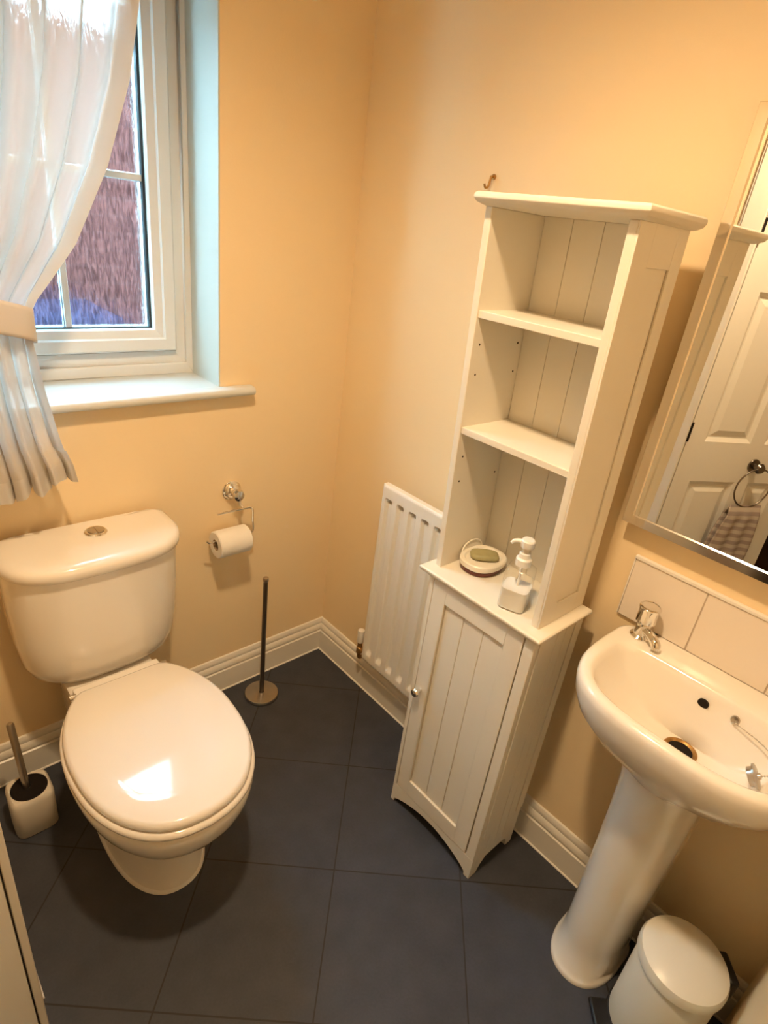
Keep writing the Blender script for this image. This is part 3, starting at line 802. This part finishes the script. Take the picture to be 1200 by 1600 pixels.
kb = link('knob', lathe([(0.006, xf), (0.005, xf - 0.008), (0.006, xf - 0.012), (0.011, xf - 0.016), (0.0125, xf - 0.021), (0.010, xf - 0.0255), (0.001, xf - 0.0265)], (0, -0.7345, 0.455), 'x', 28), M['chrome'], cdoor, smooth=True)
# waist board
bm = bmesh.new()
wx0, wx1, wy0, wy1 = CX0 - 0.014, CX1 + 0.010, CY0 - 0.014, CY1 + 0.030
def rect(x0, x1, y0, y1, z): return [(x0, y0, z), (x1, y0, z), (x1, y1, z), (x0, y1, z)]
loft([rect(wx0 + .008, wx1, wy0 + .008, wy1 - .008, 0.798), rect(wx0 + .003, wx1, wy0 + .003, wy1 - .003, 0.802), rect(wx0, wx1, wy0, wy1, 0.808), rect(wx0, wx1, wy0, wy1, 0.812), rect(wx0 + .003, wx1, wy0 + .003, wy1 - .003, 0.815)], bm=bm)
cab('waist_board', bm, bevel=0.001)
# upper unit
UX0 = -0.222; UY1, UY0 = -0.691, -0.994; UZ0, UZ1 = 0.815, 1.600; UX1 = -0.046
cab('upper_side_panel', B(UX0, UX1, UY1 - TH, UY1, UZ0, UZ1))
usd = cab('upper_side_panel', B(UX0, UX1, UY0, UY0 + TH, UZ0, UZ1))
bm = bmesh.new()
box(bm, UX0, UX0 + 0.052, UY0 - 0.004, UY0, UZ0, UZ1); box(bm, UX1 - 0.040, UX1, UY0 - 0.004, UY0, UZ0, UZ1)
box(bm, UX0 + 0.052, UX1 - 0.040, UY0 - 0.004, UY0, UZ0, UZ0 + 0.05); box(bm, UX0 + 0.052, UX1 - 0.040, UY0 - 0.004, UY0, UZ1 - 0.065, UZ1)
link('side_frame', bm, M['cab'], usd, bevel=0.0008)
bm = bmesh.new(); wpl = (UY1 - UY0 - 2 * TH) / 4
for k in range(4):
    box(bm, UX1 - 0.009, UX1 - 0.002, UY0 + TH + k * wpl + 0.0004, UY0 + TH + (k + 1) * wpl - 0.0004, UZ0, UZ1)
box(bm, UX1 - 0.006, UX1, UY0 + TH, UY1 - TH, UZ0, UZ1)
cab('back_panel', bm, bevel=0.001)
SY0, SY1 = UY0 + TH, UY1 - TH
cab('shelf', B(UX0 + 0.004, UX1 - 0.010, SY0, SY1, 1.404, 1.419))
cab('shelf', B(UX0 + 0.004, UX1 - 0.010, SY0, SY1, 1.161, 1.176))
bm = bmesh.new()
tx0, tx1, ty0, ty1 = UX0 - 0.024, UX1 + 0.006, UY0 - 0.026, UY1 + 0.012
loft([rect(tx0 + .018, tx1, ty0 + .018, ty1 - .018, 1.600), rect(tx0 + .012, tx1, ty0 + .012, ty1 - .012, 1.602), rect(tx0 + .004, tx1, ty0 + .004, ty1 - .004, 1.606), rect(tx0, tx1, ty0, ty1, 1.612), rect(tx0 + .001, tx1, ty0 + .001, ty1 - .001, 1.619), rect(tx0 + .005, tx1, ty0 + .005, ty1 - .005, 1.622)], bm=bm)
cab('top_moulding', bm, bevel=0.001)
for z in (1.043, 1.104, 1.289, 1.351):
    for x in (UX0 + 0.022, UX1 - 0.024):
        h = lathe([(0.0024, UY1 - TH - 0.0006), (0.0024, UY1 - TH + 0.001)], (x, 0, z), 'y', 10)
        link('peg_hole', h, M['hole'], cb)

# the upper unit leans forward a little
for o in [o for o in COL.objects if o.type == 'MESH' and (o.parent == cb or (o.parent and o.parent.parent == cb))]:
    if o.name.split('.')[0] in ('upper_side_panel', 'side_frame', 'back_panel', 'shelf', 'top_moulding', 'peg_hole'):
        for v in o.data.vertices: v.co.x -= 0.045 * (v.co.z - 0.815) / 0.785

# ------------------------------------------------------------------ things on the waist board
ZW = 0.815
def oval(z, a, b, c, n=44, e=2.3, rot=0.0):
    out = []
    for i in range(n):
        t = 2 * pi * i / n
        x = a * (abs(cos(t)) ** (2 / e)) * (1 if cos(t) >= 0 else -1); y = b * (abs(sin(t)) ** (2 / e)) * (1 if sin(t) >= 0 else -1)
        out.append((c[0] + x * cos(rot) - y * sin(rot), c[1] + x * sin(rot) + y * cos(rot), z))
    return out
dc = (-0.128, -0.760); dr = 0.05
dish = empty('soap_dish', (dc[0], dc[1], ZW), 'oval white soap dish with dark red base on the cabinet', 'soap dish')
link('base', loft([oval(ZW, .053, .041, dc, rot=dr), oval(ZW + .003, .057, .045, dc, rot=dr), oval(ZW + .013, .060, .048, dc, rot=dr)]), M['redbase'], dish, smooth=True)
link('tray', loft([oval(ZW + .0135, .059, .047, dc, rot=dr), oval(ZW + .016, .062, .050, dc, rot=dr), oval(ZW + .028, .063, .051, dc, rot=dr), oval(ZW + .031, .060, .048, dc, rot=dr), oval(ZW + .0305, .053, .041, dc, rot=dr), oval(ZW + .027, .049, .037, dc, rot=dr), oval(ZW + .0255, .02, .016, dc, rot=dr)]), M['cream'], dish, smooth=True)
def soapring(z, k): return [(p[0], p[1], p[2]) for p in oval(z, 0.036 * k, .024 * k, (dc[0] + .001, dc[1] - .001), rot=-.72, e=3.2)]
sp = link('soap_bar', loft([soapring(ZW + .0275, .8), soapring(ZW + .030, .97), soapring(ZW + .034, 1.0), soapring(ZW + .039, .93), soapring(ZW + .0415, .75), soapring(ZW + .042, .4)]), M['soap'], smooth=True, mod_angle=60)
tag(sp, 'worn green bar of soap lying in the oval dish', 'soap')
# thin curved rim leaning on the far side panel, behind the dish
pts = []
lc = Vector((-0.118, UY1 - TH - 0.0035, ZW))
for i in range(48):
    a = 2 * pi * i / 48
    z = ZW + 0.026 + 0.0235 * sin(a)
    pts.append(Vector((lc.x + 0.038 * cos(a), lc.y - 0.004 * (1 - sin(a)), z)))
bm = tube(pts, 0.0024, 8, closed=True)
cv = bm.verts.new(Vector((lc.x, lc.y - 0.003, ZW + 0.026))); ring_ = [bm.verts.new(p + Vector((0, 0.001, 0))) for p in pts]
for i in range(48): bm.faces.new((ring_[i], ring_[(i + 1) % 48], cv))
tag(link('dish_lid', bm, M['cream'], smooth=True), 'thin pale oval rim leaning behind the soap dish', 'lid')
# pump dispenser
bc = (-0.196, -0.908)
def bsq(z, r, e=5.0): return rsq(z, r, e, 40, bc, radians(20))
disp = empty('soap_dispenser', (bc[0], bc[1], ZW), 'clear square pump bottle half full of white soap on the cabinet', 'soap dispenser')
link('bottle', loft([bsq(ZW, .027), bsq(ZW + .003, .0305), bsq(ZW + .088, .031), bsq(ZW + .097, .0295), bsq(ZW + .102, .024), bsq(ZW + .105, .015, 2), bsq(ZW + .111, .0135, 2)]), M['clear'], disp, smooth=True, mod_angle=60)
link('liquid', loft([bsq(ZW + .0015, .026), bsq(ZW + .004, .0297), bsq(ZW + .052, .0300), bsq(ZW + .0525, .02)]), M['liquid'], disp, smooth=True, mod_angle=60)
link('dip_tube', tube([(bc[0], bc[1], ZW + .0535), (bc[0], bc[1], ZW + .109)], 0.003, 10), M['pump'], disp, smooth=True)
pm = link('pump', lathe([(0.0155, ZW + .1055), (0.0175, ZW + .107), (0.0175, ZW + .122), (0.0135, ZW + .126), (0.0125, ZW + .136), (0.0070, ZW + .138), (0.0070, ZW + .150), (0.0150, ZW + .151), (0.0160, ZW + .154), (0.0155, ZW + .166), (0.013, ZW + .169), (0.001, ZW + .170)], (bc[0], bc[1], 0), seg=32), M['pump'], disp, smooth=True)
nd = Vector((-0.55, 0.83, 0)).normalized()
p0 = Vector((bc[0], bc[1], ZW + .161))
link('nozzle', tube([p0 + nd * .006, p0 + nd * .022 + Vector((0, 0, .0005)), p0 + nd * .030 + Vector((0, 0, -.002)), p0 + nd * .034 + Vector((0, 0, -.008))], [.006, .005, .0042, .0036], 12), M['pump'], pm, smooth=True)

# ------------------------------------------------------------------ hook above the cabinet
bm = lathe([(0.006, -0.0005), (0.006, -0.003), (0.0025, -0.004), (0.0022, -0.012)], (0, -0.477, 1.674), 'x', 16)
tube(smooth_path([(-0.011, -0.477, 1.674), (-0.013, -0.477, 1.664), (-0.016, -0.476, 1.652), (-0.022, -0.474, 1.650), (-0.026, -0.473, 1.657)], 5), 0.0026, 8, bm)
tag(link('wall_hook', bm, M['brass'], smooth=True), 'small brass hook on the wall above the cabinet', 'hook')

# ------------------------------------------------------------------ mirror
MY1, MY0, MZ0, MZ1 = -1.019, -1.560, 1.043, 1.794
mr = empty('wall_mirror', (0, (MY0 + MY1) / 2, MZ0), 'large wall mirror with flat silver frame above the basin', 'mirror')
FWd = 0.023
bm = bmesh.new()
def mrect(ins, x): return [(x, MY1 - ins, MZ0 + ins), (x, MY0 + ins, MZ0 + ins), (x, MY0 + ins, MZ1 - ins), (x, MY1 - ins, MZ1 - ins)]
loft([mrect(0, -0.001), mrect(0, -0.035), mrect(0.0015, -0.037), mrect(FWd - 0.003, -0.037), mrect(FWd, -0.0345), mrect(FWd, -0.001)], False, False, bm)
link('frame', bm, M['framechrome'], mr)
link('glass', B(-0.035, -0.004, MY0 + FWd, MY1 - FWd, MZ0 + FWd, MZ1 - FWd), M['mirror'], mr)

# ------------------------------------------------------------------ tiled splashback
spb = empty('splashback', (0, -1.3, 0.815), 'tiled cream splashback along the wall above the basin', 'splashback')
bm = bmesh.new()
y = -1.066
for k in range(3):
    box(bm, -0.008, -0.0015, y - 0.1545, y, 0.8195, 0.962); y -= 0.157
link('tile', bm, M['tile'], spb, bevel=0.0012)
link('grout', B(-0.0058, -0.0005, -1.535, -1.066, 0.8188, 0.963), M['grout'], spb)
bm = bmesh.new(); box(bm, -0.011, -0.0005, -1.538, -1.063, 0.963, 0.971); box(bm, -0.009, -0.0005, -1.0655, -1.0625, 0.819, 0.963)
link('edge_trim', bm, M['caulk'], spb, bevel=0.003)

# ------------------------------------------------------------------ washbasin
BYc = -1.312
ws = empty('washbasin', (-0.13, BYc, 0), 'white pedestal washbasin below the mirror', 'washbasin')
def bas(z, hw, xf_, xb=-0.002, e=2.9, n=72):
    """D outline: flat at the wall, bowed to the front"""
    pts = []
    cx = xb - (xb - xf_) * 0.34
    for i in range(n):
        a = 2 * pi * i / n; c, s = cos(a), sin(a)
        yy = hw * (abs(s) ** (2 / (e if c < 0 else 5.0))) * (1 if s >= 0 else -1)
        if c < 0: xx = cx - (cx - xf_) * (abs(c) ** (2 / e))
        else: xx = cx + (xb - cx) * (abs(c) ** (2 / 7.0))
        if c > 0: yy *= 1 - 0.05 * c
        pts.append((xx, BYc + yy, z))
    return pts
ZR = 0.818
rings = [bas(0.612, 0.066, -0.205, -0.03, 2.3), bas(0.635, 0.090, -0.228, -0.015, 2.3), bas(0.665, 0.130, -0.252, -0.003, 2.5), bas(0.700, 0.175, -0.282), bas(0.740, 0.208, -0.308), bas(0.770, 0.219, -0.318), bas(0.795, 0.2225, -0.322), bas(0.809, 0.222, -0.3215), bas(0.816, 0.218, -0.317), bas(ZR, 0.212, -0.311),
         bas(ZR - .001, 0.196, -0.300, -0.076), bas(ZR - .005, 0.189, -0.294, -0.083), bas(ZR - .018, 0.183, -0.287, -0.088), bas(ZR - .050, 0.166, -0.270, -0.095), bas(ZR - .090, 0.132, -0.238, -0.100), bas(ZR - .120, 0.088, -0.198, -0.104), bas(ZR - .131, 0.044, -0.170, -0.100, 2), bas(ZR - .1325, 0.022, -0.156, -0.112, 2)]
bowl = link('bowl', loft(rings), M['ceramic'], ws, smooth=True, mod_angle=75)
dcx = -0.134
ZD = ZR - .132
link('waste', lathe([(0.032, ZD), (0.032, ZD + .003), (0.0295, ZD + .004), (0.0245, ZD + .0015), (0.0235, ZD)], (dcx, BYc, 0), seg=36), M['rust'], ws, smooth=True)
link('waste_hole', lathe([(0.0235, ZD), (0.0235, ZD + .0012)], (dcx, BYc, 0), seg=30), M['dark'], ws)
o = lathe([(0.0105, -0.0030), (0.0100, 0.002)], (0, 0, 0), 'x', 24)
ov = link('overflow_hole', o, M['dark'], ws)
ov.location = (-0.0940, BYc + 0.004, ZR - 0.032); ov.rotation_euler = (0, radians(-16), 0)
ov.matrix_parent_inverse = Matrix.Translation(ws.location).inverted()
# pedestal column
def ped(z, hw, xf_, xb=-0.030): 
    pts = []
    cx = xb - (xb - xf_) * 0.45
    for i in range(48):
        a = 2 * pi * i / 48; c, s = cos(a), sin(a)
        yy = hw * (abs(s) ** (2 / (2.2 if c < 0 else 3.5))) * (1 if s >= 0 else -1)
        xx = cx - (cx - xf_) * (abs(c) ** (2 / 2.2)) if c < 0 else cx + (xb - cx) * (abs(c) ** (2 / 6))
        pts.append((xx, BYc + 0.003 + yy, z))
    return pts
rings = [ped(0, 0.078, -0.236), ped(0.006, 0.078, -0.236), ped(0.012, 0.075, -0.232), ped(0.018, 0.069, -0.225), ped(0.10, 0.068, -0.217), ped(0.30, 0.072, -0.212), ped(0.45, 0.076, -0.210), ped(0.58, 0.081, -0.216), ped(0.630, 0.090, -0.228), ped(0.650, 0.096, -0.236)]
link('pedestal', loft(rings), M['ceramic'], ws, smooth=True, mod_angle=50)
# pillar tap
tcx, tcy = -0.046, -1.140
tp = link('tap', lathe([(0.021, ZR - .0015), (0.022, ZR + .003), (0.0165, ZR + .008), (0.0145, ZR + .020), (0.0150, ZR + .034), (0.013, ZR + .038)], (tcx, tcy, 0), seg=30), M['chrome'], ws, smooth=True)
sdv = Vector((-0.50, -0.866, 0)).normalized(); p0 = Vector((tcx, tcy, ZR))
link('spout', tube(smooth_path([p0 + Vector((0, 0, .020)), p0 + sdv * .020 + Vector((0, 0, .022)), p0 + sdv * .040 + Vector((0, 0, .019)), p0 + sdv * .050 + Vector((0, 0, .013)), p0 + sdv * .052 + Vector((0, 0, .006))], 5), 0.0098, 18), M['chrome'], tp, smooth=True)
hd = []
for r, h, fl in ((0.014, .038, 0), (0.0205, .040, 0), (0.0205, .046, .8), (0.0205, .066, 1), (0.0225, .072, .3), (0.0225, .076, 0), (0.020, .0785, 0), (0.0185, .0788, 0), (0.018, .0775, 0), (0.001, .0778, 0)):
    hd.append([(tcx + (r * (1 - 0.055 * fl * (0.5 + 0.5 * cos(8 * 2 * pi * i / 64)))) * cos(2 * pi * i / 64), tcy + (r * (1 - 0.055 * fl * (0.5 + 0.5 * cos(8 * 2 * pi * i / 64)))) * sin(2 * pi * i / 64), ZR + h) for i in range(64)])
link('tap_handle', loft(hd), M['chrome'], tp, smooth=True, mod_angle=45)
# plug and chain
pg = empty('basin_plug', (-0.16, -1.43, 0.75), 'metal basin plug on its chain inside the washbasin', 'plug')
pc = Vector((-0.168, -1.436, ZR - 0.060)); pn = Vector((0.27, -0.78, 0.585)).normalized()
q = pn.to_track_quat('Z', 'Y').to_matrix().to_4x4()
bm = lathe([(0.0165, -0.008), (0.0175, 0.0), (0.0215, 0.001), (0.0218, 0.004), (0.019, 0.0055), (0.006, 0.0065), (0.005, 0.011), (0.001, 0.0115)], (0, 0, 0), seg=30)
bmesh.ops.transform(bm, matrix=Matrix.Translation(pc) @ q, verts=bm.verts)
link('stopper', bm, M['steel'], pg, smooth=True)
a0 = Vector((-0.0955, -1.366, ZR - 0.030)); a1 = pc + pn * 0.012
bm = lathe([(0.007, 0.0), (0.0085, 0.002), (0.007, 0.0055), (0.001, 0.0065)], (0, 0, 0), seg=20)
bmesh.ops.transform(bm, matrix=Matrix.Translation(a0 + Vector((0.006, 0, 0))) @ Vector((-0.95, 0, .3)).to_track_quat('Z', 'Y').to_matrix().to_4x4(), verts=bm.verts)
link('chain_stay', bm, M['steel'], pg, smooth=True)
bm = bmesh.new()
cp = smooth_path([a0 + Vector((-.004, 0, 0)), a0 + Vector((-.012, -.050, -.003)), Vector((-.118, -1.462, ZR - .046)), Vector((-0.135, -1.475, ZR - 0.050)), Vector((-0.152, -1.456, ZR - 0.052)), a1], 14)
acc = 0; last = cp[0]
for p in cp:
    acc += (p - last).length; last = p
    if acc >= 0.0042:
        acc = 0
        bmesh.ops.create_icosphere(bm, subdivisions=1, radius=0.0019, matrix=Matrix.Translation(p))
tube(cp, 0.0007, 6, bm)
link('chain', bm, M['steel'], pg, smooth=True)

# ------------------------------------------------------------------ pedal bin
bx, by = -0.176, -1.483
pb = empty('pedal_bin', (bx, by, 0), 'small white pedal bin with black base beside the pedestal', 'bin')
fd = Vector((-0.70, 0.72, 0)).normalized(); sd_ = Vector((fd.y, -fd.x, 0))
link('base', lathe([(0.083, 0.0), (0.086, 0.004), (0.086, 0.022), (0.082, 0.026)], (bx, by, 0), seg=48), M['black'], pb, smooth=True)
link('body', lathe([(0.083, 0.024), (0.083, 0.245), (0.081, 0.250)], (bx, by, 0), seg=48), M['bin'], pb, smooth=True)
link('lid', lathe([(0.085, 0.251), (0.088, 0.253), (0.088, 0.266), (0.084, 0.276), (0.068, 0.285), (0.045, 0.291), (0.02, 0.2935), (0.001, 0.294)], (bx, by, 0), seg=48), M['bin'], pb, smooth=True)
def orient(bm, c):
    m = Matrix(((fd.x, sd_.x, 0, c.x), (fd.y, sd_.y, 0, c.y), (0, 0, 1, c.z), (0, 0, 0, 1)))
    bmesh.ops.transform(bm, matrix=m, verts=bm.verts); return bm
bm = loft([rect(0.070, 0.114, -0.034, 0.034, 0.004), rect(0.070, 0.122, -0.037, 0.037, 0.012), rect(0.070, 0.120, -0.036, 0.036, 0.022)])
link('pedal', orient(bm, Vector((bx, by, 0))), M['black'], pb, bevel=0.004)
bm = bmesh.new(); box(bm, -0.104, -0.082, -0.032, 0.032, 0.205, 0.268)
link('hinge', orient(bm, Vector((bx, by, 0))), M['black'], pb, bevel=0.006)
